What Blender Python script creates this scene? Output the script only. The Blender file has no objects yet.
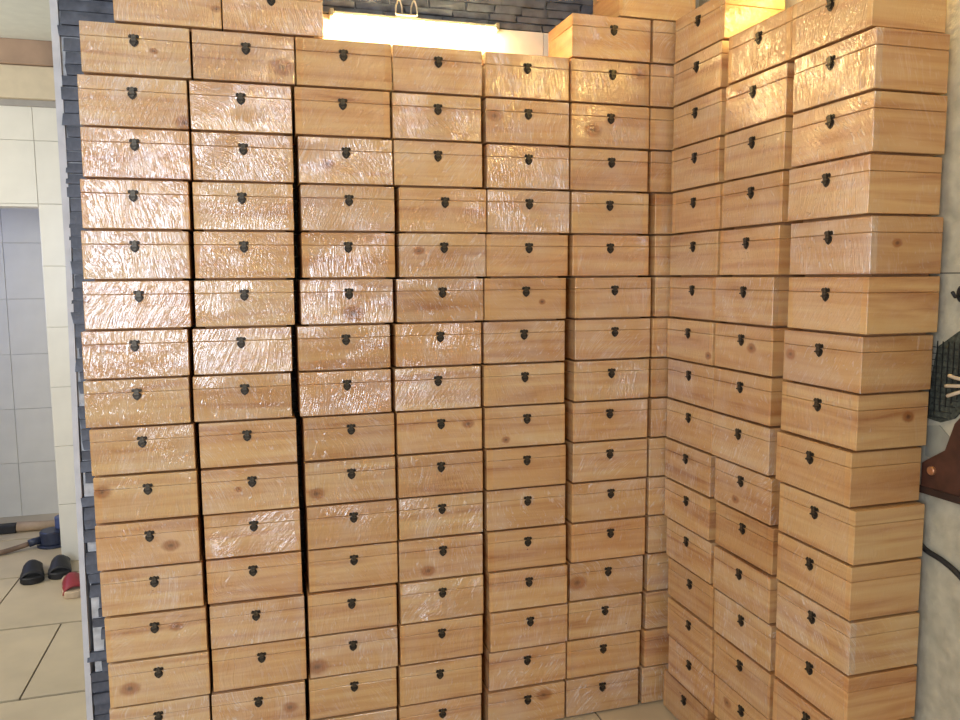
import bpy, bmesh, math, random
from mathutils import Vector, Matrix

random.seed(7)
SC = bpy.context.scene
COL = SC.collection
PI = math.pi

# ------------------------------------------------------------------ camera, light, exposure
F_PX, YAW, PITCH, ROLL = 777.4, 0.28254, 0.10762, -0.00636
CAM = Vector((0.0, -2.2195, 1.4373))
fwd = Vector((math.sin(YAW) * math.cos(PITCH), math.cos(YAW) * math.cos(PITCH), -math.sin(PITCH)))
rt = Vector((math.cos(YAW), -math.sin(YAW), 0.0))
up = rt.cross(fwd)
rt2 = rt * math.cos(ROLL) + up * math.sin(ROLL)
up2 = up * math.cos(ROLL) - rt * math.sin(ROLL)
cd = bpy.data.cameras.new('camera')
cd.sensor_fit = 'HORIZONTAL'
cd.sensor_width = 36.0
cd.lens = F_PX / 960.0 * 36.0
cd.clip_start = 0.02
cam = bpy.data.objects.new('camera', cd)
COL.objects.link(cam)
m = Matrix((rt2, up2, -fwd)).transposed().to_4x4()
m.translation = CAM
cam.matrix_world = m
SC.camera = cam

SC.view_settings.view_transform = 'Standard'
SC.view_settings.look = 'None'
SC.view_settings.gamma = 1.0
SC.view_settings.use_curve_mapping = False
SC.view_settings.exposure = 0.0

wd = bpy.data.worlds.new('daylight')
SC.world = wd
wd.use_nodes = True
wd.node_tree.nodes['Background'].inputs[0].default_value = (0.72, 0.82, 1.0, 1)
wd.node_tree.nodes['Background'].inputs[1].default_value = 0.6
SC.cycles.max_bounces = 7
SC.cycles.diffuse_bounces = 4
SC.cycles.glossy_bounces = 3

def area(name, loc, target, sx, sy, power, col):
    l = bpy.data.lights.new(name, 'AREA')
    l.shape = 'RECTANGLE'; l.size = sx; l.size_y = sy; l.energy = power; l.color = col
    o = bpy.data.objects.new(name, l); COL.objects.link(o)
    o.location = loc
    o.rotation_euler = (Vector(target) - Vector(loc)).to_track_quat('-Z', 'Y').to_euler()
    return o

# daylight entering the three windows (openings built below), plus an added washroom light
area('window_daylight', (-1.4, -3.22, 1.6), (-1.4, 0, 1.6), 1.15, 1.35, 70, (0.72, 0.82, 1.0))
area('side_window_daylight', (-2.52, -1.9, 1.72), (0, -1.9, 1.72), 1.55, 1.15, 17, (1.0, 0.90, 0.70))
area('passage_window_daylight', (-2.52, 1.15, 1.62), (0, 1.15, 1.5), 1.15, 1.25, 31, (1.0, 0.93, 0.80))
area('washroom_blue_fill', (-2.52, 2.6, 1.55), (0, 2.6, 1.5), 0.5, 0.7, 8, (0.26, 0.38, 1.0))  # added blue light that tints the washroom, source unseen

# ------------------------------------------------------------------ node helpers
def mat(name):
    mt = bpy.data.materials.new(name); mt.use_nodes = True
    nt = mt.node_tree
    return mt, nt, nt.nodes['Principled BSDF']

class N:
    """tiny node-graph helper"""
    def __init__(s, nt): s.nt = nt
    def n(s, t, **k):
        x = s.nt.nodes.new(t)
        for a, b in k.items(): setattr(x, a, b)
        return x
    def l(s, a, b): s.nt.links.new(a, b)
    def put(s, sock, v):
        if isinstance(v, bpy.types.NodeSocket): s.l(v, sock)
        else: sock.default_value = v
    def m(s, op, a, b=None, c=None, clamp=False):
        x = s.n('ShaderNodeMath', operation=op, use_clamp=clamp)
        s.put(x.inputs[0], a)
        if b is not None: s.put(x.inputs[1], b)
        if c is not None: s.put(x.inputs[2], c)
        return x.outputs[0]
    def ss(s, v, a, b):
        x = s.n('ShaderNodeMapRange', interpolation_type='SMOOTHSTEP')
        s.put(x.inputs['Value'], v); s.put(x.inputs['From Min'], a); s.put(x.inputs['From Max'], b)
        return x.outputs[0]
    def xyz(s, x, y, z):
        c = s.n('ShaderNodeCombineXYZ')
        for i, v in enumerate((x, y, z)): s.put(c.inputs[i], v)
        return c.outputs[0]
    def noise(s, v, scale=1.0, detail=2.0, rough=0.5, dist=0.0):
        x = s.n('ShaderNodeTexNoise')
        s.l(v, x.inputs['Vector'])
        x.inputs['Scale'].default_value = scale; x.inputs['Detail'].default_value = detail
        x.inputs['Roughness'].default_value = rough; x.inputs['Distortion'].default_value = dist
        return x.outputs['Fac']
    def mix(s, f, a, b, blend='MIX'):
        x = s.n('ShaderNodeMix', data_type='RGBA', blend_type=blend)
        s.put(x.inputs[0], f); s.put(x.inputs[6], a); s.put(x.inputs[7], b)
        return x.outputs[2]
    def ramp(s, v, pts):
        r = s.n('ShaderNodeValToRGB'); s.l(v, r.inputs[0])
        e = r.color_ramp.elements
        while len(e) < len(pts): e.new(0.5)
        for q, (p, c) in zip(e, pts): q.position = p; q.color = (*c, 1)
        return r.outputs[0]
    def bump(s, h, dist, strength=1.0, normal=None):
        b = s.n('ShaderNodeBump'); s.l(h, b.inputs['Height'])
        b.inputs['Distance'].default_value = dist; b.inputs['Strength'].default_value = strength
        if normal is not None: s.l(normal, b.inputs['Normal'])
        return b.outputs[0]

def plain(name, col, rough=0.6, metal=0.0, var=0.0, scale=20, bump=0.0, spec=0.5):
    mt, nt, b = mat(name); g = N(nt)
    b.inputs['Roughness'].default_value = rough; b.inputs['Metallic'].default_value = metal
    b.inputs['Specular IOR Level'].default_value = spec
    tc = g.n('ShaderNodeTexCoord').outputs['Object']
    nz = g.noise(tc, scale, 4)
    lo = tuple(c * (1 - var) for c in col); hi = tuple(min(1, c * (1 + var)) for c in col)
    g.l(g.ramp(nz, [(0.3, lo), (0.7, hi)]), b.inputs['Base Color'])
    if bump: g.l(g.bump(nz, bump), b.inputs['Normal'])
    return mt

# ------------------------------------------------------------------ materials
def pine_material():
    """film-wrapped pine.  Object colour holds: R,G = position of the big knot, B = its size, alpha = seed."""
    mt, nt, b = mat('film_wrapped_pine'); g = N(nt)
    tc = g.n('ShaderNodeTexCoord').outputs['Object']
    sp = g.n('ShaderNodeSeparateXYZ'); g.l(tc, sp.inputs[0]); X, Y, Z = sp.outputs
    oi = g.n('ShaderNodeObjectInfo'); al = oi.outputs['Alpha']
    oc = g.n('ShaderNodeSeparateColor'); g.l(oi.outputs['Color'], oc.inputs[0])
    KX, KZ, KS = oc.outputs
    wn = g.n('ShaderNodeTexWhiteNoise', noise_dimensions='1D'); g.l(g.m('MULTIPLY', al, 913.7), wn.inputs['W'])
    ws = g.n('ShaderNodeSeparateColor'); g.l(wn.outputs['Color'], ws.inputs[0]); S1, S2, S3 = ws.outputs
    S0 = wn.outputs['Value']
    u = g.m('ADD', X, Y)
    o1 = g.m('MULTIPLY', S0, 40.0); o2 = g.m('MULTIPLY', S1, 40.0)
    # knot field (one placed knot on the front)
    on_end = g.m('GREATER_THAN', KX, 1.5)          # values of 2..3 put the knot on the box's end
    kx = g.m('MULTIPLY', g.m('SUBTRACT', KX, 0.5), 0.26)
    ky = g.m('MULTIPLY', g.m('SUBTRACT', KX, 2.5), 0.19)
    kz = g.m('MULTIPLY', KZ, 0.13)
    dfront = g.m('SUBTRACT', X, kx); dend = g.m('SUBTRACT', Y, ky)
    dx = g.m('ADD', g.m('MULTIPLY', dend, on_end), g.m('MULTIPLY', dfront, g.m('SUBTRACT', 1.0, on_end)))
    dz = g.m('SUBTRACT', Z, kz)
    warp = g.noise(g.xyz(g.m('ADD', u, o1), o2, Z), 45, 3)
    d = g.m('SQRT', g.m('ADD', g.m('POWER', g.m('MULTIPLY', dx, 0.72), 2.0), g.m('POWER', dz, 2.0)))
    d = g.m('ADD', d, g.m('MULTIPLY', g.m('SUBTRACT', warp, 0.5), 0.008))
    kr = g.m('MULTIPLY', KS, 0.030)
    front = g.m('LESS_THAN', Y, -0.08)
    kface = g.m('ADD', g.m('MULTIPLY', front, g.m('SUBTRACT', 1.0, on_end)), g.m('MULTIPLY', g.m('GREATER_THAN', X, 0.122), on_end))
    knot = g.m('MULTIPLY', g.m('SUBTRACT', 1.0, g.ss(d, g.m('MULTIPLY', kr, 0.50), g.m('MAXIMUM', kr, 0.0001))), kface)
    core = g.m('MULTIPLY', g.m('SUBTRACT', 1.0, g.ss(d, 0.0, g.m('MAXIMUM', g.m('MULTIPLY', kr, 0.45), 0.0001))), kface)
    # random pin knots
    vo = g.n('ShaderNodeTexVoronoi', feature='F1'); vo.inputs['Scale'].default_value = 1.0
    g.l(g.xyz(g.m('MULTIPLY', g.m('ADD', u, o1), 13.0), g.m('MULTIPLY', S2, 30.0), g.m('MULTIPLY', g.m('ADD', Z, o2), 22.0)), vo.inputs['Vector'])
    vc = g.n('ShaderNodeSeparateColor'); g.l(vo.outputs['Color'], vc.inputs[0])
    pin = g.m('MULTIPLY', g.m('SUBTRACT', 1.0, g.ss(vo.outputs['Distance'], 0.02, g.m('ADD', 0.03, g.m('MULTIPLY', vc.outputs[1], 0.07)))), g.m('GREATER_THAN', vc.outputs[0], 0.86))
    # grain: bends around the knot
    push = g.m('MULTIPLY', g.m('DIVIDE', dz, g.m('ADD', d, 0.02)), g.m('MULTIPLY', KS, -0.010))
    zz = g.m('ADD', Z, push)
    gv = g.xyz(g.m('MULTIPLY', g.m('ADD', u, o1), 2.2), g.m('MULTIPLY', S3, 20.0), g.m('MULTIPLY', g.m('ADD', zz, o2), 34.0))
    gr = g.noise(gv, 1.0, 4, 0.55, 0.6)
    gv2 = g.xyz(g.m('MULTIPLY', u, 6.0), o1, g.m('MULTIPLY', g.m('ADD', zz, o2), 260.0))
    fine = g.noise(gv2, 1.0, 2)
    base = g.ramp(gr, [(0.26, (0.38, 0.145, 0.045)), (0.40, (0.56, 0.295, 0.112)), (0.56, (0.67, 0.41, 0.172)), (0.78, (0.73, 0.50, 0.238))])
    base = g.mix(g.m('MULTIPLY', fine, 0.30), base, (0.52, 0.28, 0.115, 1))
    # box to box tint
    tint = g.ramp(S2, [(0.0, (0.80, 0.70, 0.62)), (0.35, (1.0, 0.93, 0.84)), (0.7, (0.97, 0.98, 0.98)), (1.0, (0.98, 0.84, 0.72))])
    base = g.mix(0.8, base, tint, 'MULTIPLY')
    # film: streaky crinkles whose direction changes from box to box
    wv = g.noise(g.xyz(g.m('ADD', u, o2), o1, Z), 6.0, 1)
    th = g.m('ADD', g.m('MULTIPLY', g.m('SUBTRACT', S3, 0.5), 1.5), g.m('MULTIPLY', g.m('SUBTRACT', wv, 0.5), 1.1))
    cs = g.m('COSINE', th); sn = g.m('SINE', th)
    s_ = g.m('ADD', g.m('MULTIPLY', u, cs), g.m('MULTIPLY', Z, sn))
    t_ = g.m('SUBTRACT', g.m('MULTIPLY', Z, cs), g.m('MULTIPLY', u, sn))
    f1 = g.noise(g.xyz(g.m('MULTIPLY', s_, 170.0), o1, g.m('MULTIPLY', t_, 7.0)), 1.0, 2, 0.6, 0.1)
    f2 = g.noise(g.xyz(g.m('MULTIPLY', u, 150.0), o2, g.m('MULTIPLY', Z, 55.0)), 1.0, 2, 0.6, 0.3)
    f3 = g.noise(g.xyz(u, o2, Z), 16.0, 1)
    f4 = g.noise(g.xyz(g.m('MULTIPLY', t_, 45.0), o2, g.m('MULTIPLY', s_, 130.0)), 1.0, 1, 0.5, 0.8)
    spike = g.ss(f4, 0.60, 0.74)
    ridge = g.m('ABSOLUTE', g.m('SUBTRACT', f1, 0.5))
    hgt = g.m('ADD', g.m('ADD', g.m('MULTIPLY', ridge, 1.7), g.m('MULTIPLY', spike, 0.9)), g.m('ADD', g.m('MULTIPLY', f2, 0.6), g.m('MULTIPLY', f3, 0.8)))
    cn = g.bump(hgt, 0.0025, 1.0)
    edge = g.noise(g.xyz(o1, o2, Z), 14.0, 2)
    ax = g.m('ADD', g.m('ABSOLUTE', X), g.m('MULTIPLY', g.m('SUBTRACT', edge, 0.5), 0.02))
    lim = g.m('ADD', 0.108, g.m('MULTIPLY', S1, 0.03))
    film = g.m('SUBTRACT', 1.0, g.ss(ax, lim, g.m('ADD', lim, 0.004)))
    film = g.m('MAXIMUM', g.m('MULTIPLY', film, front), 0.35)
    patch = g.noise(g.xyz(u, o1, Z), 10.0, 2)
    haze_sheen = g.m('MULTIPLY', film, g.m('MULTIPLY', g.ss(patch, 0.35, 0.75), g.m('ADD', 0.05, g.m('MULTIPLY', S0, 0.14))))  # milky film plus its pale reflection, mixed into the base colour
    base = g.mix(haze_sheen, base, (0.78, 0.76, 0.79, 1))
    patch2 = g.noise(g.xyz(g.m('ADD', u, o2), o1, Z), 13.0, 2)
    crease_glint = g.m('SUBTRACT', 1.0, g.ss(ridge, 0.0, 0.04))
    crease_glint = g.m('MAXIMUM', g.m('MULTIPLY', crease_glint, g.ss(patch2, 0.46, 0.66)), g.m('MULTIPLY', spike, 0.8))
    crease_glint = g.m('MULTIPLY', g.m('MULTIPLY', crease_glint, film), g.m('ADD', 0.06, g.m('MULTIPLY', S1, 0.30)))  # film creases whitened in colour to stand in for glints
    base = g.mix(crease_glint, base, (0.90, 0.90, 0.93, 1))
    base = g.mix(g.m('MULTIPLY', knot, 0.80), base, (0.31, 0.095, 0.018, 1))
    base = g.mix(g.m('MULTIPLY', core, 0.75), base, (0.085, 0.028, 0.010, 1))
    base = g.mix(g.m('MULTIPLY', pin, 0.8), base, (0.13, 0.05, 0.02, 1))
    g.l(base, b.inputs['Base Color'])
    b.inputs['Roughness'].default_value = 0.55
    b.inputs['Specular IOR Level'].default_value = 0.25
    g.l(g.bump(fine, 0.0003, 0.5), b.inputs['Normal'])
    g.l(film, b.inputs['Coat Weight'])
    b.inputs['Coat Roughness'].default_value = 0.06
    b.inputs['Coat IOR'].default_value = 2.4
    g.l(cn, b.inputs['Coat Normal'])
    return mt

PINE = pine_material()
DARKWOOD = plain('box_underside_wood', (0.42, 0.22, 0.10), 0.8, var=0.2)
BRONZE = plain('antique_bronze', (0.055, 0.045, 0.034), 0.52, 0.7, 0.5, 300)
BRONZE2 = plain('worn_bronze', (0.095, 0.080, 0.060), 0.45, 0.8, 0.4, 300)
PLASTER = plain('white_plaster', (0.74, 0.72, 0.66), 0.85, var=0.08, scale=9, bump=0.002)
ROOMP = plain('beige_room_paint', (0.40, 0.36, 0.29), 0.85, var=0.05)
STRIP = plain('grey_white_edge', (0.56, 0.57, 0.60), 0.8, var=0.12, scale=14)
RWALL = plain('rough_limewash', (0.50, 0.46, 0.35), 0.9, var=0.16, scale=26, bump=0.006)
STONE = plain('dark_slate', (0.070, 0.080, 0.105), 0.55, var=0.6, scale=24, bump=0.004)
GROUT = plain('pale_grout', (0.52, 0.53, 0.54), 0.9, var=0.25, scale=40, bump=0.003)
WTILE = plain('glazed_white_tile', (0.76, 0.73, 0.64), 0.28, var=0.05, scale=6)
WGROUT = plain('tile_grout', (0.74, 0.71, 0.63), 0.9, var=0.1)
FTILE = plain('cream_floor_tile', (0.55, 0.45, 0.30), 0.42, var=0.13, scale=3.5)
FGROUT = plain('dark_floor_joint', (0.10, 0.085, 0.065), 0.9, var=0.2)
CEIL = plain('ceiling_paint', (0.66, 0.67, 0.60), 0.9, var=0.04)
BEAMW = plain('brown_shaded_beam', (0.36, 0.24, 0.16), 0.6, var=0.25, scale=5)  # brown board, its colour also carrying shade on the beam's top
BEAMC = plain('cream_beam', (0.64, 0.54, 0.38), 0.7, var=0.06)
SHADOWM = plain('grey_shadow_strip', (0.36, 0.34, 0.31), 0.8, var=0.06)
ALU = plain('lamp_aluminium', (0.55, 0.50, 0.40), 0.3, 0.9, 0.1)
WHITEP = plain('white_painted_frame', (0.8, 0.8, 0.78), 0.5, var=0.03)

def emit(name, col, s):
    mt, nt, b = mat(name)
    b.inputs['Base Color'].default_value = (0.9, 0.88, 0.8, 1)
    b.inputs['Emission Color'].default_value = (*col, 1); b.inputs['Emission Strength'].default_value = s
    return mt
LAMPGLOW = emit('lit_lamp_diffuser', (1.0, 0.76, 0.34), 95)
LAMPGLOW2 = emit('lit_yellow_diffuser', (1.0, 0.72, 0.25), 60)

LAMPGLOW3 = emit('lit_warm_tube', (1.0, 0.70, 0.30), 66)

# ------------------------------------------------------------------ mesh helpers
def bxm(bm, x0, x1, y0, y1, z0, z1):
    v = [bm.verts.new(c) for c in ((x0, y0, z0), (x1, y0, z0), (x1, y1, z0), (x0, y1, z0), (x0, y0, z1), (x1, y0, z1), (x1, y1, z1), (x0, y1, z1))]
    for f in ((3, 2, 1, 0), (4, 5, 6, 7), (0, 1, 5, 4), (1, 2, 6, 5), (2, 3, 7, 6), (3, 0, 4, 7)):
        bm.faces.new([v[i] for i in f])
    return v

def mesh(name, bm, mt, bevel=0.0, seg=1, smooth=False):
    if bevel:
        bmesh.ops.bevel(bm, geom=bm.edges[:], offset=bevel, segments=seg, affect='EDGES', profile=0.5)
    bmesh.ops.recalc_face_normals(bm, faces=bm.faces[:])
    me = bpy.data.meshes.new(name); bm.to_mesh(me); bm.free()
    me.materials.append(mt)
    if smooth:
        for p_ in me.polygons: p_.use_smooth = True
    return me

def link(name, me, parent=None, loc=None):
    o = bpy.data.objects.new(name, me); COL.objects.link(o)
    if parent is not None: o.parent = parent
    if loc is not None: o.location = loc
    return o

def box(name, x0, x1, y0, y1, z0, z1, mt, parent=None, bevel=0.0):
    bm = bmesh.new(); bxm(bm, x0, x1, y0, y1, z0, z1)
    return link(name, mesh(name, bm, mt, bevel), parent)

def boxes(name, L, mt, parent=None):
    bm = bmesh.new()
    for a in L: bxm(bm, *a)
    return link(name, mesh(name, bm, mt), parent)

def tube(name, pts, r, mt, parent=None, seg=8, radii=None):
    bm = bmesh.new(); rings = []
    P = [Vector(q) for q in pts]
    nrm = None
    for i, q in enumerate(P):
        t = (P[min(i + 1, len(P) - 1)] - P[max(i - 1, 0)]).normalized()
        if nrm is None:
            nrm = t.orthogonal().normalized()
        else:
            nrm = (nrm - t * nrm.dot(t)).normalized()
        bn = t.cross(nrm); rr = radii[i] if radii else r
        rings.append([bm.verts.new(q + (nrm * math.cos(2 * PI * k / seg) + bn * math.sin(2 * PI * k / seg)) * rr) for k in range(seg)])
    for a, b_ in zip(rings, rings[1:]):
        for k in range(seg):
            bm.faces.new((a[k], a[(k + 1) % seg], b_[(k + 1) % seg], b_[k]))
    bm.faces.new(rings[0][::-1]); bm.faces.new(rings[-1])
    return link(name, mesh(name, bm, mt, smooth=True), parent)

def curve_pts(ctrl, n=8):
    """Catmull-Rom through the control points"""
    P = [Vector(c) for c in ctrl]; P = [P[0] * 2 - P[1]] + P + [P[-1] * 2 - P[-2]]; out = []
    for i in range(1, len(P) - 2):
        for k in range(n):
            t = k / n; a, b_, c, d = P[i - 1], P[i], P[i + 1], P[i + 2]
            out.append(0.5 * ((2 * b_) + (c - a) * t + (2 * a - 5 * b_ + 4 * c - d) * t * t + (3 * b_ - a - 3 * c + d) * t ** 3))
    out.append(P[-2]); return out

def prism(name, poly, axis, a0, a1, mt, parent=None, bevel=0.0):
    """polygon in the two other axes extruded along axis from a0 to a1"""
    bm = bmesh.new()
    def pt(q, a):
        return {'x': (a, q[0], q[1]), 'y': (q[0], a, q[1]), 'z': (q[0], q[1], a)}[axis]
    lo = [bm.verts.new(pt(q, a0)) for q in poly]; hi = [bm.verts.new(pt(q, a1)) for q in poly]
    n = len(poly)
    bm.faces.new(lo); bm.faces.new(hi[::-1])
    for i in range(n): bm.faces.new((lo[i], hi[i], hi[(i + 1) % n], lo[(i + 1) % n]))
    return link(name, mesh(name, bm, mt, bevel), parent)

def tag(o, label, cat, group=None):
    o['label'] = label; o['category'] = cat
    if group: o['group'] = group
    return o
def struct(o, label=None):
    o['kind'] = 'structure'
    if label: o['label'] = label
    return o
def empty(name, loc, rz=0.0):
    o = bpy.data.objects.new(name, None); COL.objects.link(o)
    o.location = loc; o.rotation_euler = (0, 0, rz); o.empty_display_size = 0.05
    return o

# ------------------------------------------------------------------ the setting
RX = 1.495          # face of the right wall
BY = 0.225          # face of the back wall's plaster
CZ = 2.55           # ceiling
LX = -2.55          # left outer wall
fl = struct(box('floor', LX, RX + 0.12, -3.3, 3.1, -0.08, -0.006, FGROUT), 'cream tiled floor with dark joints')
ft = {}
def ftile(x0, x1, y0, y1):
    key = (round(x1 - x0, 3), round(y1 - y0, 3))
    if key not in ft:
        bm = bmesh.new(); bxm(bm, 0, x1 - x0, 0, y1 - y0, -0.008, 0.0)
        ft[key] = mesh('floor_tile', bm, FTILE)
    link('floor_tile', ft[key], fl, (x0, y0, 0))
TS, JG = 0.62, 0.0035
xs = [-0.822 + TS * k for k in range(-4, 5)]
ys = [1.275 + TS * k for k in range(-9, 4)]
for xa0 in xs:
    for iy, ya in enumerate(ys):
        xa = xa0 + (TS / 2 if iy % 2 else 0.0)
        x0, x1, y0, y1 = max(xa + JG, LX), min(xa + TS - JG, RX), max(ya + 2 * JG, -3.27), min(ya + TS - 2 * JG, 3.0)
        if x1 - x0 > 0.02 and y1 - y0 > 0.02: ftile(x0, x1, y0, y1)

struct(box('ceiling', LX - 0.1, RX + 0.12, -3.4, 3.2, CZ, CZ + 0.1, CEIL), 'plain pale ceiling')
WL = -0.493
wb = struct(box('wall_back', WL, RX + 0.1, BY, BY + 0.12, -0.006, CZ, GROUT), 'back wall clad in dark stacked slate strips')
wr = struct(box('wall_right', RX, RX + 0.12, -3.3, BY, -0.006, CZ, RWALL), 'rough cream side wall behind the stacked boxes')
# plaster panel round the strip lamp
box('plaster_panel', -0.05, 0.925, BY - 0.008, BY + 0.002, 1.93, 2.213, PLASTER, wb)
box('plaster_panel', 0.9275, RX - 0.003, BY - 0.008, BY + 0.002, 1.93, 2.213, PLASTER, wb)
# white corner strip at the wall's free end
prism('edge_strip', [(-0.524, -0.004), (-0.506, -0.004), (-0.503, 0.5), (-0.496, 1.0), (-0.483, 1.65), (-0.481, CZ - 0.002), (-0.501, CZ - 0.002), (-0.502, 1.5), (-0.513, 0.9)], 'y', BY - 0.010, BY + 0.124, STRIP, wb)

# stone strips: individuals where the photograph shows them, the rest joined
def stone_mesh(L, H, D, rnd):
    bm = bmesh.new()
    v = bxm(bm, 0, L, -D, 0.004, 0, H)
    for q in v:
        q.co.x += rnd.uniform(-0.004, 0.004); q.co.z += rnd.uniform(-0.0015, 0.0015); 
        if q.co.y < 0: q.co.y += rnd.uniform(-0.003, 0.003)
    return mesh('stone', bm, STONE)
rnd = random.Random(3)
variants = {}
def stone(x, z, L, H):
    k = (round(L / 0.03), round(H * 1000), rnd.randrange(4))
    if k not in variants: variants[k] = stone_mesh(k[0] * 0.03 - 0.003, H - 0.0025, rnd.uniform(0.008, 0.016), rnd)
    link('stone', variants[k], wb, (x, BY, z))
    return k[0] * 0.03
z = 0.004
while z < CZ - 0.04:
    H = rnd.choice((0.030, 0.034, 0.038))
    x = -0.506 + 0.0125 * z + rnd.uniform(-0.005, 0.010)
    if z < 1.3 and rnd.random() < 0.15: x += 0.03
    for q in range(2 if z > 1.95 else 1):
        x += stone(x, z, rnd.choice((0.15, 0.18, 0.21)), H)
    z += H
z = 2.2155
while z < 2.42:
    H = rnd.choice((0.022, 0.026)); x = -0.09 - rnd.uniform(0, 0.05)
    while x < RX - 0.09:
        x += stone(x, z, rnd.choice((0.09, 0.12, 0.15, 0.18)), H)
    z += H
L = []
z = 0.004
while z < CZ - 0.03:
    H = 0.034; x = -0.26 - rnd.uniform(0, 0.04)
    while x < RX - 0.2:
        w = rnd.uniform(0.10, 0.2)
        if not (z > 1.89 and z < 2.445): L.append((x, x + w - 0.003, BY - rnd.uniform(0.006, 0.013), BY + 0.002, z, z + H - 0.003))
        x += w
    z += H
so = boxes('stone_cladding', L, STONE, wb); so['kind'] = 'stuff'

# rear and outer walls of the room, with window openings
def wall_with_window(name, axis, a0, a1, u0, u1, hole, mt, lab):
    h0, h1, z0, z1 = hole
    segs = [(u0, h0, -0.006, CZ), (h1, u1, -0.006, CZ), (h0, h1, -0.006, z0), (h0, h1, z1, CZ)]
    L = [((a0, a1, s[0], s[1]) if axis == 'x' else (s[0], s[1], a0, a1)) + (s[2], s[3]) for s in segs]
    return struct(boxes(name, L, mt), lab)
wall_with_window('wall_rear', 'y', -3.4, -3.28, LX, RX + 0.12, (-2.02, -0.78, 0.88, 2.32), ROOMP, 'rear wall with a wide window')
hl = [(-1.9 - 0.8, -1.9 + 0.8, 1.12, 2.32), (0.55, 1.75, 0.95, 2.25), (2.32, 2.88, 1.18, 1.92)]
L = []
yc = -3.4
for (a, b_, z0, z1) in hl:
    L += [(LX - 0.1, LX, yc, a, -0.006, CZ), (LX - 0.1, LX, a, b_, -0.006, z0), (LX - 0.1, LX, a, b_, z1, CZ)]; yc = b_
L.append((LX - 0.1, LX, yc, 3.2, -0.006, CZ))
struct(boxes('wall_left', L, ROOMP), 'outer side wall with three windows')
def window(name, axis, a, u0, u1, z0, z1, lab):
    e = empty(name, (0, 0, 0)); struct(e, lab)
    t = 0.035
    def bar(n, p0, p1, q0, q1):
        if axis == 'y': box(n, p0, p1, a - 0.02, a + 0.02, q0, q1, WHITEP, e)
        else: box(n, a - 0.02, a + 0.02, p0, p1, q0, q1, WHITEP, e)
    bar('window_frame', u0, u0 + t, z0, z1); bar('window_frame', u1 - t, u1, z0, z1)
    bar('window_frame', u0 + t, u1 - t, z0, z0 + t); bar('window_frame', u0 + t, u1 - t, z1 - t, z1)
    c = (u0 + u1) / 2
    bar('mullion', c - 0.02, c + 0.02, z0 + t, z1 - t)
window('window_1', 'y', -3.32, -2.02, -0.78, 0.88, 2.32, 'wide white framed window in the rear wall')
window('window_2', 'x', LX - 0.07, -2.7, -1.1, 1.12, 2.32, 'white framed side window of the main room')
window('window_3', 'x', LX - 0.07, 0.55, 1.75, 0.95, 2.25, 'white framed side window of the passage')
window('window_4', 'x', LX - 0.07, 2.32, 2.88, 1.18, 1.92, 'small unseen window added to light the tiled washroom')

# passage beyond the wall's free end: tiled cross wall with a doorway, beam above it, washroom behind
PY = 2.06
DX = -0.985     # doorway's edge
DH = 1.785
wf = struct(boxes('wall_far', [(DX, RX + 0.1, PY + 0.008, PY + 0.12, -0.006, CZ), (-1.95, DX, PY + 0.008, PY + 0.12, DH, CZ), (LX, -1.95, PY + 0.008, PY + 0.12, -0.006, CZ)], WGROUT), 'white tiled cross wall with an open doorway')
tm = {}
def wtile(par, x0, x1, y0, y1, z0, z1):
    k = tuple(round(v, 3) for v in (x1 - x0, y1 - y0, z1 - z0))
    if k not in tm:
        bm = bmesh.new(); bxm(bm, 0, x1 - x0, 0, y1 - y0, 0, z1 - z0); tm[k] = mesh('tile', bm, WTILE, 0.0012)
    link('tile', tm[k], par, (x0, y0, z0))
tw, th = 0.20, 0.30
z = 0.0
while z < 2.29:
    z1 = min(z + th, 2.285)
    # columns to the right of the doorway edge
    x = DX
    while x < -0.25:
        wtile(wf, x, x + tw - 0.002, PY, PY + 0.009, z, z1 - 0.002); x += tw
    if z1 > DH:
        x = DX
        while x > -1.9:
            wtile(wf, x - tw, x - 0.002, PY, PY + 0.009, max(z, DH), z1 - 0.002); x -= tw
    z += th
struct(box('wall_washroom', LX, RX + 0.1, 3.0, 3.1, -0.006, CZ, WGROUT), 'tiled end wall seen through the doorway')
ww = bpy.data.objects['wall_washroom']
z = 0.0
while z < 2.5:
    x = -2.4
    while x < -0.4:
        wtile(ww, x, x + 0.248, 2.991, 3.002, z, z + 0.328); x += 0.25
    z += 0.33
bm_ = struct(empty('trim_1', (0, 0, 0)), 'beam with its shaded top coloured brown, under the ceiling over the doorway wall')
box('upper_board', LX, RX, 1.99, PY + 0.009, 2.437, CZ, BEAMW, bm_, 0.003)
box('lower_board', LX, RX, 2.005, PY + 0.007, 2.285, 2.435, BEAMC, bm_, 0.003)
box('shadow_strip', LX, RX, 2.04, PY + 0.007, 2.256, 2.284, SHADOWM, bm_)  # grey strip painted in for the shadow line below the beam

# right wall tile joints, so that the wall breaks at the camera's eye level
box('joint_line', RX - 0.0006, RX + 0.002, -2.2, -0.1, 1.436, 1.4385, FGROUT, wr)

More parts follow.
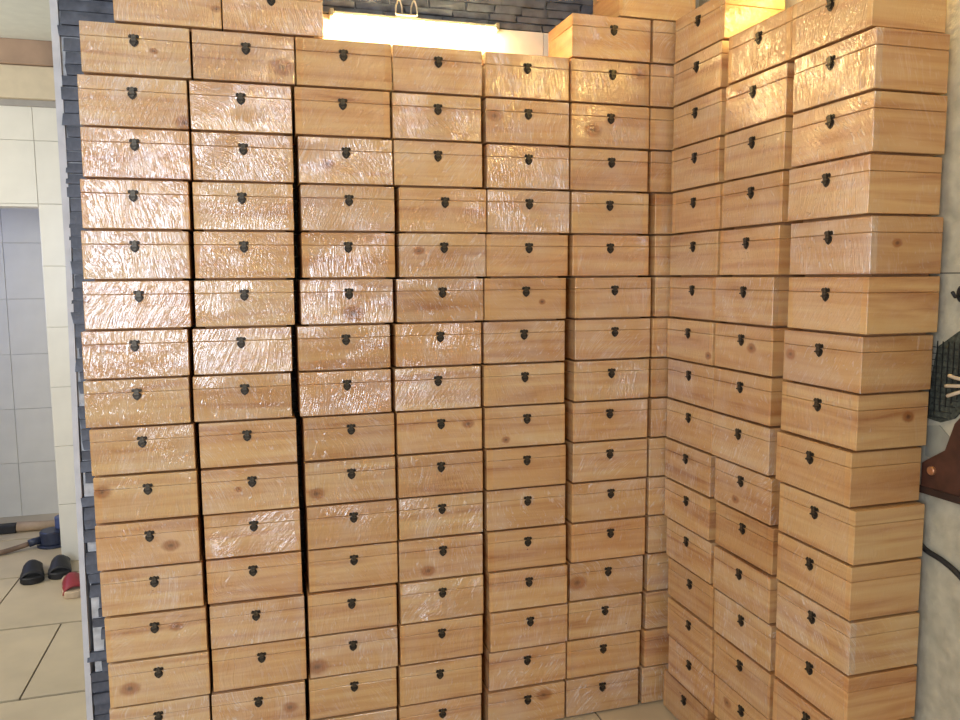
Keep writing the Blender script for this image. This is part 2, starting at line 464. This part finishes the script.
# ------------------------------------------------------------------ strip lamps
def strip_lamp(name, loc, rz, L, glow, label, hooks=True):
    e = empty(name, loc, rz); tag(e, label, 'lamp')
    # local: x along the wall, -y away from the wall, z up
    box('housing', -L / 2, L / 2, -0.032, 0.0, 0.0, 0.013, ALU, e, 0.002)
    box('diffuser', -L / 2 + 0.012, L / 2 - 0.012, -0.046, -0.008, -0.016, -0.0005, glow, e, 0.003)
    for s in (-1, 1):
        box('end_cap', s * (L / 2 - 0.006) - 0.006, s * (L / 2 - 0.006) + 0.006, -0.044, 0.0, -0.006, 0.015, ALU, e, 0.002)
    if hooks:
        c = -0.055
        b_ = box('bracket', c - 0.008, c + 0.052, -0.040, -0.002, 0.013, 0.019, ALU, e, 0.001)
        for dx in (0.0, 0.046):
            tube('hook', curve_pts([(c + dx - 0.008, -0.03, 0.018), (c + dx - 0.007, -0.032, 0.042), (c + dx + 0.001, -0.034, 0.060), (c + dx + 0.009, -0.032, 0.044), (c + dx + 0.011, -0.03, 0.018)], 5), 0.0024, ALU, e, 6)
    return e
strip_lamp('strip_lamp', (0.505, BY - 0.009, 2.203), 0, 0.52, LAMPGLOW, 'lit strip lamp with two wire hooks on the white panel under dark slate')
strip_lamp('strip_lamp', (RX - 0.001, -0.60, 2.235), -PI / 2, 0.50, LAMPGLOW2, 'lit yellow strip lamp above the stacks along the side wall', False)

# ceiling tube lamp over the standing room in front of the side row
e = empty('ceiling_lamp', (0.55, -1.45, CZ - 0.001)); tag(e, 'warm tube lamp on the ceiling in front of the side row', 'lamp')
box('housing', -0.03, 0.03, -0.32, 0.32, -0.022, 0.0, ALU, e, 0.003)
tube('tube', [(0, -0.30, -0.036), (0, 0.0, -0.036), (0, 0.30, -0.036)], 0.013, LAMPGLOW3, e, 10)
for s_ in (-1, 1): box('end_cap', -0.02, 0.02, s_ * 0.31 - 0.012, s_ * 0.31 + 0.012, -0.052, -0.018, ALU, e, 0.002)

# ------------------------------------------------------------------ wooden boxes
BW, BD, BH = 0.2590, 0.1945, 0.13
def ngon(bm, pts, y0, y1):
    lo = [bm.verts.new((p_[0], y0, p_[1])) for p_ in pts]; hi = [bm.verts.new((p_[0], y1, p_[1])) for p_ in pts]
    n = len(pts); bm.faces.new(lo[::-1]); bm.faces.new(hi)
    for i in range(n): bm.faces.new((lo[i], lo[(i + 1) % n], hi[(i + 1) % n], hi[i]))
def circ(cx, cz, r, n=8, a0=0.0): return [(cx + r * math.cos(a0 + 2 * PI * k / n), cz + r * math.sin(a0 + 2 * PI * k / n)) for k in range(n)]
FY = -BD / 2
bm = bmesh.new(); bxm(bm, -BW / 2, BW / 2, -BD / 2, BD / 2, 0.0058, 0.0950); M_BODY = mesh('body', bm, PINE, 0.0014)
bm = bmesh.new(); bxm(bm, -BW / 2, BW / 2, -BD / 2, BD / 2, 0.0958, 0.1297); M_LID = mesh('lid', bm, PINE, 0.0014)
bm = bmesh.new(); bxm(bm, -BW / 2 + 0.022, BW / 2 - 0.022, -BD / 2 + 0.028, BD / 2 - 0.010, 0.0, 0.0062); M_BASE = mesh('base', bm, DARKWOOD)
bm = bmesh.new(); bxm(bm, -BW / 2 + 0.008, BW / 2 - 0.008, -BD / 2 + 0.008, BD / 2 - 0.008, 0.0940, 0.0968); M_SEAM = mesh('seam', bm, DARKWOOD)
# clasp: scalloped upper plate with rivets, hinged hook, heart shaped lower plate with turning knob
bm = bmesh.new()
ngon(bm, [(-0.0125, 0.0965), (-0.0130, 0.1015), (-0.0095, 0.1050), (-0.0045, 0.1035), (0, 0.1062), (0.0045, 0.1035), (0.0095, 0.1050), (0.0130, 0.1015), (0.0125, 0.0965), (0.006, 0.0955), (-0.006, 0.0955)], FY - 0.0018, FY + 0.001)
for s in (-1, 1): ngon(bm, circ(s * 0.0088, 0.1006, 0.0026, 6), FY - 0.0040, FY - 0.0015)
M_UP = mesh('upper_plate', bm, BRONZE)
bm = bmesh.new()
ngon(bm, [(-0.0048, 0.1005), (0.0048, 0.1005), (0.0062, 0.092), (0.0050, 0.083), (0.0015, 0.0785), (-0.0030, 0.080), (-0.0058, 0.087), (-0.0062, 0.093)], FY - 0.0056, FY - 0.0024)
ngon(bm, circ(0, 0.0985, 0.0060, 8), FY - 0.0062, FY - 0.0012)
M_HOOK = mesh('hook', bm, BRONZE2)
bm = bmesh.new()
ngon(bm, [(0, 0.0735), (0.0060, 0.0770), (0.0105, 0.0830), (0.0112, 0.0890), (0.0080, 0.0935), (0.003, 0.0925), (-0.003, 0.0925), (-0.0080, 0.0935), (-0.0112, 0.0890), (-0.0105, 0.0830), (-0.0060, 0.0770)], FY - 0.0018, FY + 0.001)
ngon(bm, [(-0.0085, 0.0845), (0.0085, 0.0855), (0.0085, 0.0890), (-0.0085, 0.0880)], FY - 0.0078, FY - 0.0016)
M_LOW = mesh('lower_plate', bm, BRONZE)

ORD = ['', 'first', 'second', 'third', 'fourth', 'fifth', 'sixth', 'seventh', 'eighth', 'ninth', 'tenth', 'eleventh', 'twelfth', 'thirteenth', 'fourteenth', 'fifteenth', 'sixteenth', 'seventeenth', 'eighteenth']
proto = {}
def wooden_box(x, y, zz, rz, label, group, seed, knot=None, flip=0.0):
    e = empty('wooden_box', (x, y, zz), rz); tag(e, label, 'box', group)
    kx, kz, ks = knot if knot else (0.5, 0.5, 0.0)
    colr = (kx, kz, ks, seed)
    if not proto:
        for nm, me, par in (('body', M_BODY, None), ('lid', M_LID, None), ('base', M_BASE, None), ('seam', M_SEAM, None)):
            proto[nm] = bpy.data.objects.new(nm, me)
        proto['clasp'] = bpy.data.objects.new('clasp', M_UP)
        proto['hook'] = bpy.data.objects.new('hook', M_HOOK); proto['lower_plate'] = bpy.data.objects.new('lower_plate', M_LOW)
        made = proto
    else:
        made = {k: v.copy() for k, v in proto.items()}
    for k, o in made.items():
        COL.objects.link(o); o.color = colr
        o.parent = made['clasp'] if k in ('hook', 'lower_plate') else e
    made['clasp'].location.x = rnd.uniform(-0.006, 0.006)
    made['clasp']['label'] = 'dark antique bronze clasp'
    return e

STACK = {
'c1': [-0.2645, -0.2765, -0.2763, -0.2837, -0.2896, -0.2924, -0.3027, -0.305, -0.2991, -0.2964, -0.2975, -0.293, -0.2886, -0.2866, -0.2909, -0.2932],
'c2': [0.0004, -0.0108, -0.0119, -0.0148, -0.0165, -0.0205, -0.0311, -0.0362, -0.0264, -0.0251, -0.0239, -0.0231, -0.0195, -0.0186, -0.0248, -0.0266],
'c3': [0.2639, 0.2574, 0.2629, 0.2653, 0.2635, 0.2561, 0.2452, 0.2456, 0.2537, 0.2535, 0.2561, 0.2559, 0.2499, 0.2512, 0.2466, 0.245],
'c4': [0.5269, 0.5233, 0.5262, 0.5393, 0.5356, 0.5273, 0.5212, 0.5173, 0.521, 0.5218, 0.5225, 0.521, 0.5209, 0.5186, 0.5147, 0.5131],
'c5': [0.7961, 0.7975, 0.7998, 0.8023, 0.7986, 0.7903, 0.7888, 0.7873, 0.7913, 0.7937, 0.7946, 0.797, 0.8012, 0.8021, 0.7988, 0.7937],
'c6': [1.0657, 1.0628, 1.0645, 1.0645, 1.0694, 1.0728, 1.0812, 1.0829, 1.0795, 1.0786, 1.0786, 1.0759, 1.074, 1.0714, 1.0683, 1.0637, 1.0598],
'c7': [1.3319, 1.3259, 1.3301, 1.3343, 1.3507, 1.3533, 1.3559, 1.3496, 1.3486, 1.3493, 1.3446, 1.3453, 1.3477, 1.3483, 1.3434, 1.3384, 1.3334],
'R1': [-0.1425, -0.1404, -0.143, -0.1393, -0.1448, -0.1415, -0.1343, -0.1343, -0.1343, -0.1343, -0.1343, -0.1405, -0.1502, -0.1615, -0.1715, -0.1769, -0.1501],
'R2': [-0.425, -0.4182, -0.4201, -0.4208, -0.4097, -0.3973, -0.3973, -0.3973, -0.399, -0.4123, -0.4231, -0.426, -0.4304, -0.4374, -0.4418, -0.4482],
'R3': [-0.6886, -0.7011, -0.7042, -0.7022, -0.7091, -0.712, -0.7041, -0.6973, -0.6912, -0.7055, -0.7049, -0.7068, -0.7084, -0.7106, -0.7165, -0.7239],
}
WHERE = {'c1': 'leftmost stack beside slate', 'c2': 'second stack from slate edge', 'c3': 'third stack from slate edge',
         'c4': 'fourth stack from slate edge', 'c5': 'fifth stack from slate edge', 'c6': 'sixth stack from slate edge',
         'c7': 'half-hidden corner stack', 'R1': 'side row stack nearest corner', 'R2': 'middle stack of side row', 'R3': 'nearest stack of side row'}
GROUP = {'c': 'wrapped boxes stacked along the back wall', 'R': 'wrapped boxes stacked along the side wall'}
KNOT = {  # (stack, row): (x 0-1, z 0-1 up, size), words
 ('c1', 1): ((0.66, 0.52, 0.35), 'short dark streak'), ('c1', 2): ((0.97, 0.16, 0.8), 'brown corner knot'), ('c1', 6): ((0.02, 0.62, 0.4), 'small edge knot'),
 ('c1', 10): ((0.08, 0.70, 0.75), 'reddish knot'), ('c1', 11): ((0.72, 0.45, 0.7), 'pinkish knot'), ('c1', 13): ((0.70, 0.66, 0.6), 'brown knot'),
 ('c1', 14): ((0.20, 0.42, 0.8), 'orange knot'), ('c2', 1): ((0.87, 0.38, 1.0), 'big orange knot'), ('c2', 10): ((0.37, 0.55, 0.35), 'pin knot'),
 ('c2', 15): ((0.83, 0.45, 0.7), 'orange knot'), ('c3', 3): ((0.30, 0.45, 0.6), 'faint knot'), ('c3', 6): ((0.56, 0.26, 1.0), 'large orange knot'), ('c3', 10): ((0.12, 0.30, 0.7), 'brown knot'),
 ('c3', 14): ((0.08, 0.30, 1.0), 'large brown knot'), ('c4', 5): ((0.22, 0.62, 0.5), 'dark crack'), ('c4', 9): ((0.83, 0.66, 0.6), 'round dark knot'),
 ('c4', 12): ((0.34, 0.25, 0.7), 'orange knot'), ('c5', 2): ((0.10, 0.62, 0.8), 'brown knot'), ('c5', 9): ((0.25, 0.22, 0.45), 'small dark knot'),
 ('c5', 6): ((0.70, 0.45, 0.35), 'pin knot'), ('c5', 16): ((0.72, 0.75, 0.8), 'brown knot'), ('c6', 1): ((0.86, 0.76, 0.9), 'big brown knot'), ('c6', 2): ((0.27, 0.42, 0.9), 'brown knot'),
 ('c6', 13): ((0.10, 0.50, 1.0), 'swirled orange knot'), ('R2', 7): ((0.66, 0.55, 0.6), 'brown streak'), ('R2', 10): ((0.40, 0.25, 0.5), 'dark knot'),
 ('R3', 5): ((2.36, 0.56, 0.42), 'dark end knot'), ('R3', 8): ((2.72, 0.58, 0.55), 'brown end knot'),
 ('R1', 7): ((0.92, 0.25, 0.5), 'small brown knot'), ('R3', 7): ((0.10, 0.55, 0.6), 'faint knot'), ('R2', 15): ((0.25, 0.6, 0.6), 'brown knot'),
}
rb = random.Random(11)
RFX = 1.2694
n_seed = 0
for st, cs in STACK.items():
    top = 17 - len(cs)      # first row index (0 = seventeenth layer, 1 = sixteenth)
    for j, c in enumerate(cs):
        i = top + j
        zz = (16 - i) * BH
        n_seed += 1
        seed = ((n_seed * 0.61803) % 1.0) * 0.98 + 0.01
        kn = KNOT.get((st, i))
        pos = 'topmost' if j == 0 else ('bottom one' if j == len(cs) - 1 else ORD[j + 1] + ' from top')
        if st in ('c1', 'c2'): pos = 'just under capping box' if j == 0 else ('bottom one' if j == len(cs) - 1 else ORD[j + 2] + ' from top')
        lab = 'wrapped pine box' + (' with ' + kn[1] if kn else '') + ', ' + pos + ', ' + WHERE[st]
        jit = rb.uniform(-0.004, 0.003); rz = rb.uniform(-0.007, 0.007)
        if st[0] == 'c':
            wooden_box(c, BD / 2 + 0.004 + jit, zz, rz, lab, GROUP['c'], seed, kn[0] if kn else None)
        else:
            wooden_box(RFX + BD / 2 + jit, c, zz, -PI / 2 + rz, lab, GROUP['R'], seed, kn[0] if kn else None)
wooden_box(-0.1835, BD / 2 + 0.002, 16 * BH, 0.004, 'film-wrapped pine box with round edge knot capping leftmost stack beside slate', GROUP['c'], 0.313, (0.95, 0.42, 0.4))
wooden_box(0.0795, BD / 2 + 0.003, 16 * BH, -0.003, 'film-wrapped pine box capping the second stack, just beside the lit lamp', GROUP['c'], 0.777)
wooden_box(1.2205, BD / 2 + 0.006, 17 * BH, 0.0, 'highest film-wrapped pine box, straddling the two stacks at the corner', GROUP['c'], 0.529)

# ------------------------------------------------------------------ things on the side wall
MESHM = plain('dark_wire', (0.035, 0.037, 0.035), 0.5, 0.4, 0.4, 200)
CLOTHG = plain('grey_green_felt', (0.06, 0.065, 0.05), 0.95, var=0.5, scale=120, bump=0.003)
BROWN = plain('red_brown_leather', (0.075, 0.028, 0.017), 0.5, var=0.35, scale=30)
BROWND = plain('dark_brown_edging', (0.030, 0.014, 0.010), 0.6, var=0.3)
BEIGEP = plain('beige_plastic', (0.62, 0.50, 0.36), 0.5, var=0.1)
COPPER = plain('copper_stud', (0.55, 0.26, 0.13), 0.4, 0.6, 0.1)
BLACKR = plain('black_rubber', (0.018, 0.018, 0.02), 0.5, var=0.4, scale=150)
GREYP = plain('grey_plastic_film', (0.34, 0.33, 0.27), 0.4, var=0.15)

# wire-mesh panel with a felt backing
e = tag(empty('mesh_panel', (RX - 0.001, -0.80, 1.085)), 'dark wire mesh panel with felt backing hung on the cream wall', 'wall panel')
prism('felt_backing', [(0.005, 0.02), (-0.02, 0.185), (-0.075, 0.225), (-0.32, 0.235), (-0.32, 0.115), (-0.12, 0.085), (-0.075, 0.03), (-0.04, 0.015)], 'x', -0.006, 0.0, CLOTHG, e)
bm = bmesh.new()
for k in range(22): bxm(bm, -0.0105, -0.0085, -0.315 + 0.0145 * k, -0.3135 + 0.0145 * k, 0.118 - max(0, min(0.09, (k - 12) * 0.011)), 0.20)
wv_ = link('vertical_wires', mesh('vertical_wires', bm, MESHM), e); wv_['kind'] = 'stuff'
bm = bmesh.new()
for k in range(12): bxm(bm, -0.0085, -0.0062, -0.318 if k > 6 else -0.06 - 0.008 * k, -0.008, 0.025 + 0.0145 * k, 0.0265 + 0.0145 * k)
wv_ = link('horizontal_wires', mesh('horizontal_wires', bm, MESHM), e); wv_['kind'] = 'stuff'
# beige three-pronged hook on the panel
e = tag(empty('pronged_hook', (RX - 0.013, -0.905, 1.20)), 'beige three-pronged plastic hook on the dark mesh panel', 'hook')
box('back_plate', -0.004, 0.0, -0.045, 0.0, -0.03, 0.03, BEIGEP, e, 0.0015)
for a_, b_ in (((0.033, 0.012)), ((0.040, -0.012)), ((0.034, -0.034))):
    tube('prong', curve_pts([(-0.004, -0.012, b_ * 0.4), (-0.012, 0.010, b_ * 0.7), (-0.012, a_, b_)], 5), 0.0042, BEIGEP, e, 7)
# leather satchel-like flap with copper stud and dark edging
e = tag(empty('leather_panel', (RX - 0.001, -0.86, 0.94)), 'red-brown leather panel with copper stud and dark lower edge on cream wall', 'wall hanging')
prism('panel', [(0.05, 0.0), (0.05, 0.062), (-0.013, 0.102), (-0.030, 0.167), (-0.05, 0.19), (-0.32, 0.215), (-0.32, 0.0)], 'x', -0.022, 0.0, BROWN, e, 0.002)
prism('edging', [(0.052, -0.008), (0.052, 0.008), (-0.32, 0.014), (-0.32, -0.004)], 'x', -0.026, 0.0, BROWND, e)
prism('stud', circ(0.018, 0.050, 0.0105, 12), 'x', -0.030, -0.020, COPPER, e, 0.002)
# torn sheet of grey plastic between them
tag(prism('plastic_scrap', [(-0.800, 1.015), (-0.80, 1.085), (-0.835, 1.092), (-0.872, 1.062), (-0.866, 1.035), (-0.83, 1.008)], 'x', RX - 0.0035, RX - 0.0005, GREYP), 'torn grey plastic scrap between mesh panel and leather panel', 'plastic scrap')
# black cable
tag(tube('cable', curve_pts([(RX - 0.008, -0.70, 0.845), (RX - 0.008, -0.78, 0.822), (RX - 0.008, -0.816, 0.797), (RX - 0.008, -0.87, 0.785), (RX - 0.008, -0.913, 0.768), (RX - 0.008, -1.0, 0.72), (RX - 0.008, -1.15, 0.69), (RX - 0.008, -1.35, 0.72)], 6), 0.0065, BLACKR), 'black braided cable drooping across the cream wall', 'cable')
e = tag(empty('wall_hook', (RX - 0.001, -0.874, 1.392)), 'small black oval wall hook above the mesh panel', 'hook')
prism('oval_plate', [(0.012 * math.cos(2 * PI * k / 14), 0.019 * math.sin(2 * PI * k / 14)) for k in range(14)], 'x', -0.008, 0.0, BLACKR, e, 0.002)
tube('peg', [(-0.006, 0, -0.004), (-0.022, 0, -0.006), (-0.030, 0, 0.004)], 0.004, BLACKR, e, 7)

# ------------------------------------------------------------------ things on the passage floor
RED = plain('red_rubber', (0.27, 0.022, 0.028), 0.5, var=0.15)
SOLE = plain('beige_sole', (0.55, 0.42, 0.28), 0.7, var=0.1)
BLK = plain('black_foam', (0.010, 0.010, 0.012), 0.55, var=0.4)
def slipper(name, loc, rz, upper, sole, label, group=None):
    e = empty(name, loc, rz); tag(e, label, 'slipper', group)
    # sole outline, toe along +y, 0.25 long
    half = [(-0.125, 0.012), (-0.118, 0.028), (-0.09, 0.036), (-0.04, 0.034), (0.0, 0.034), (0.05, 0.043), (0.09, 0.044), (0.113, 0.032), (0.125, 0.010)]
    poly = [(w, y) for y, w in half] + [(-w, y) for y, w in reversed(half)]
    prism('sole', poly, 'z', 0.0, 0.026, sole, e, 0.004)
    # strap: an arched shell over the forefoot
    bm = bmesh.new(); rows = []
    for a in range(7):
        y = -0.015 + 0.115 * a / 6; hw = 0.044 if y > 0.03 else 0.040
        hh = 0.052 - 0.022 * (a / 6) ** 1.5
        rows.append([[(hw * s_ * math.cos(PI * k / 10), y, 0.012 + hh * sc_ * math.sin(PI * k / 10)) for k in range(11)] for s_, sc_ in ((1.0, 1.0), (0.9, 0.86))])
    V = [[[bm.verts.new(c) for c in lay] for lay in r] for r in rows]
    for a in range(6):
        for lay in (0, 1):
            for k in range(10): bm.faces.new((V[a][lay][k], V[a][lay][k + 1], V[a + 1][lay][k + 1], V[a + 1][lay][k]))
    for a in (0, 6):
        for k in range(10): bm.faces.new((V[a][0][k], V[a][0][k + 1], V[a][1][k + 1], V[a][1][k]))
    link('strap', mesh('strap', bm, upper, smooth=True), e)
    return e
for a_ in ((-1.077, 1.89, 192, BLK, BLK, 'black foam slipper of the pair, farther from the boxes', 'pair of black slippers'),
           (-0.963, 1.925, 190, BLK, BLK, 'black foam slipper of the pair, nearer to the boxes', 'pair of black slippers'),
           (-0.852, 1.655, 196, RED, SOLE, 'red slipper with beige sole peeking out behind the slate wall edge', None)):
    e = slipper('slipper', (a_[0], a_[1], 0), math.radians(a_[2]), *a_[3:])
    e.scale = (1.16, 1.0, 1.25)

HOSE = plain('brown_hose', (0.20, 0.13, 0.085), 0.5, var=0.2)
WOODH = plain('pale_wooden_handle', (0.42, 0.30, 0.19), 0.6, var=0.15)
NAVY = plain('navy_plastic', (0.022, 0.030, 0.060), 0.4, var=0.3)
e = tag(empty('pump', (-1.09, 2.36, 0)), 'dark navy electric pump on the washroom floor with a hose', 'pump')
prism('housing', [(0.065 * math.cos(2 * PI * k / 14), 0.065 * math.sin(2 * PI * k / 14)) for k in range(14)], 'z', 0.012, 0.085, NAVY, e, 0.006)
prism('foot_ring', [(0.08 * math.cos(2 * PI * k / 14), 0.08 * math.sin(2 * PI * k / 14)) for k in range(14)], 'z', 0.0, 0.014, NAVY, e, 0.002)
prism('motor', [(0.045 + 0.04 * math.cos(2 * PI * k / 12), 0.03 + 0.04 * math.sin(2 * PI * k / 12)) for k in range(12)], 'z', 0.085, 0.15, plain('blue_motor', (0.06, 0.085, 0.20), 0.4, var=0.2), e, 0.005)
tube('outlet', [(-0.055, -0.02, 0.04), (-0.085, -0.03, 0.036), (-0.11, -0.04, 0.03)], 0.02, NAVY, e, 10)
tag(tube('hose', curve_pts([(-1.20, 2.318, 0.03), (-1.26, 2.29, 0.02), (-1.33, 2.25, 0.016), (-1.42, 2.25, 0.015), (-1.6, 2.3, 0.015)], 6), 0.014, HOSE), 'brown rubber hose curving over the washroom floor', 'hose')
e = tag(empty('brush', (-1.16, 2.66, 0)), 'pale wooden handled brush lying on the washroom floor', 'brush')
tube('handle', [(0.15, 0.05, 0.022), (0.05, 0.02, 0.024), (-0.05, 0.0, 0.026), (-0.18, 0.0, 0.03)], 0.02, WOODH, e, 10, radii=[0.02, 0.022, 0.026, 0.030])
box('bristle_block', -0.36, -0.18, -0.03, 0.03, 0.0, 0.05, BLK, e, 0.006)
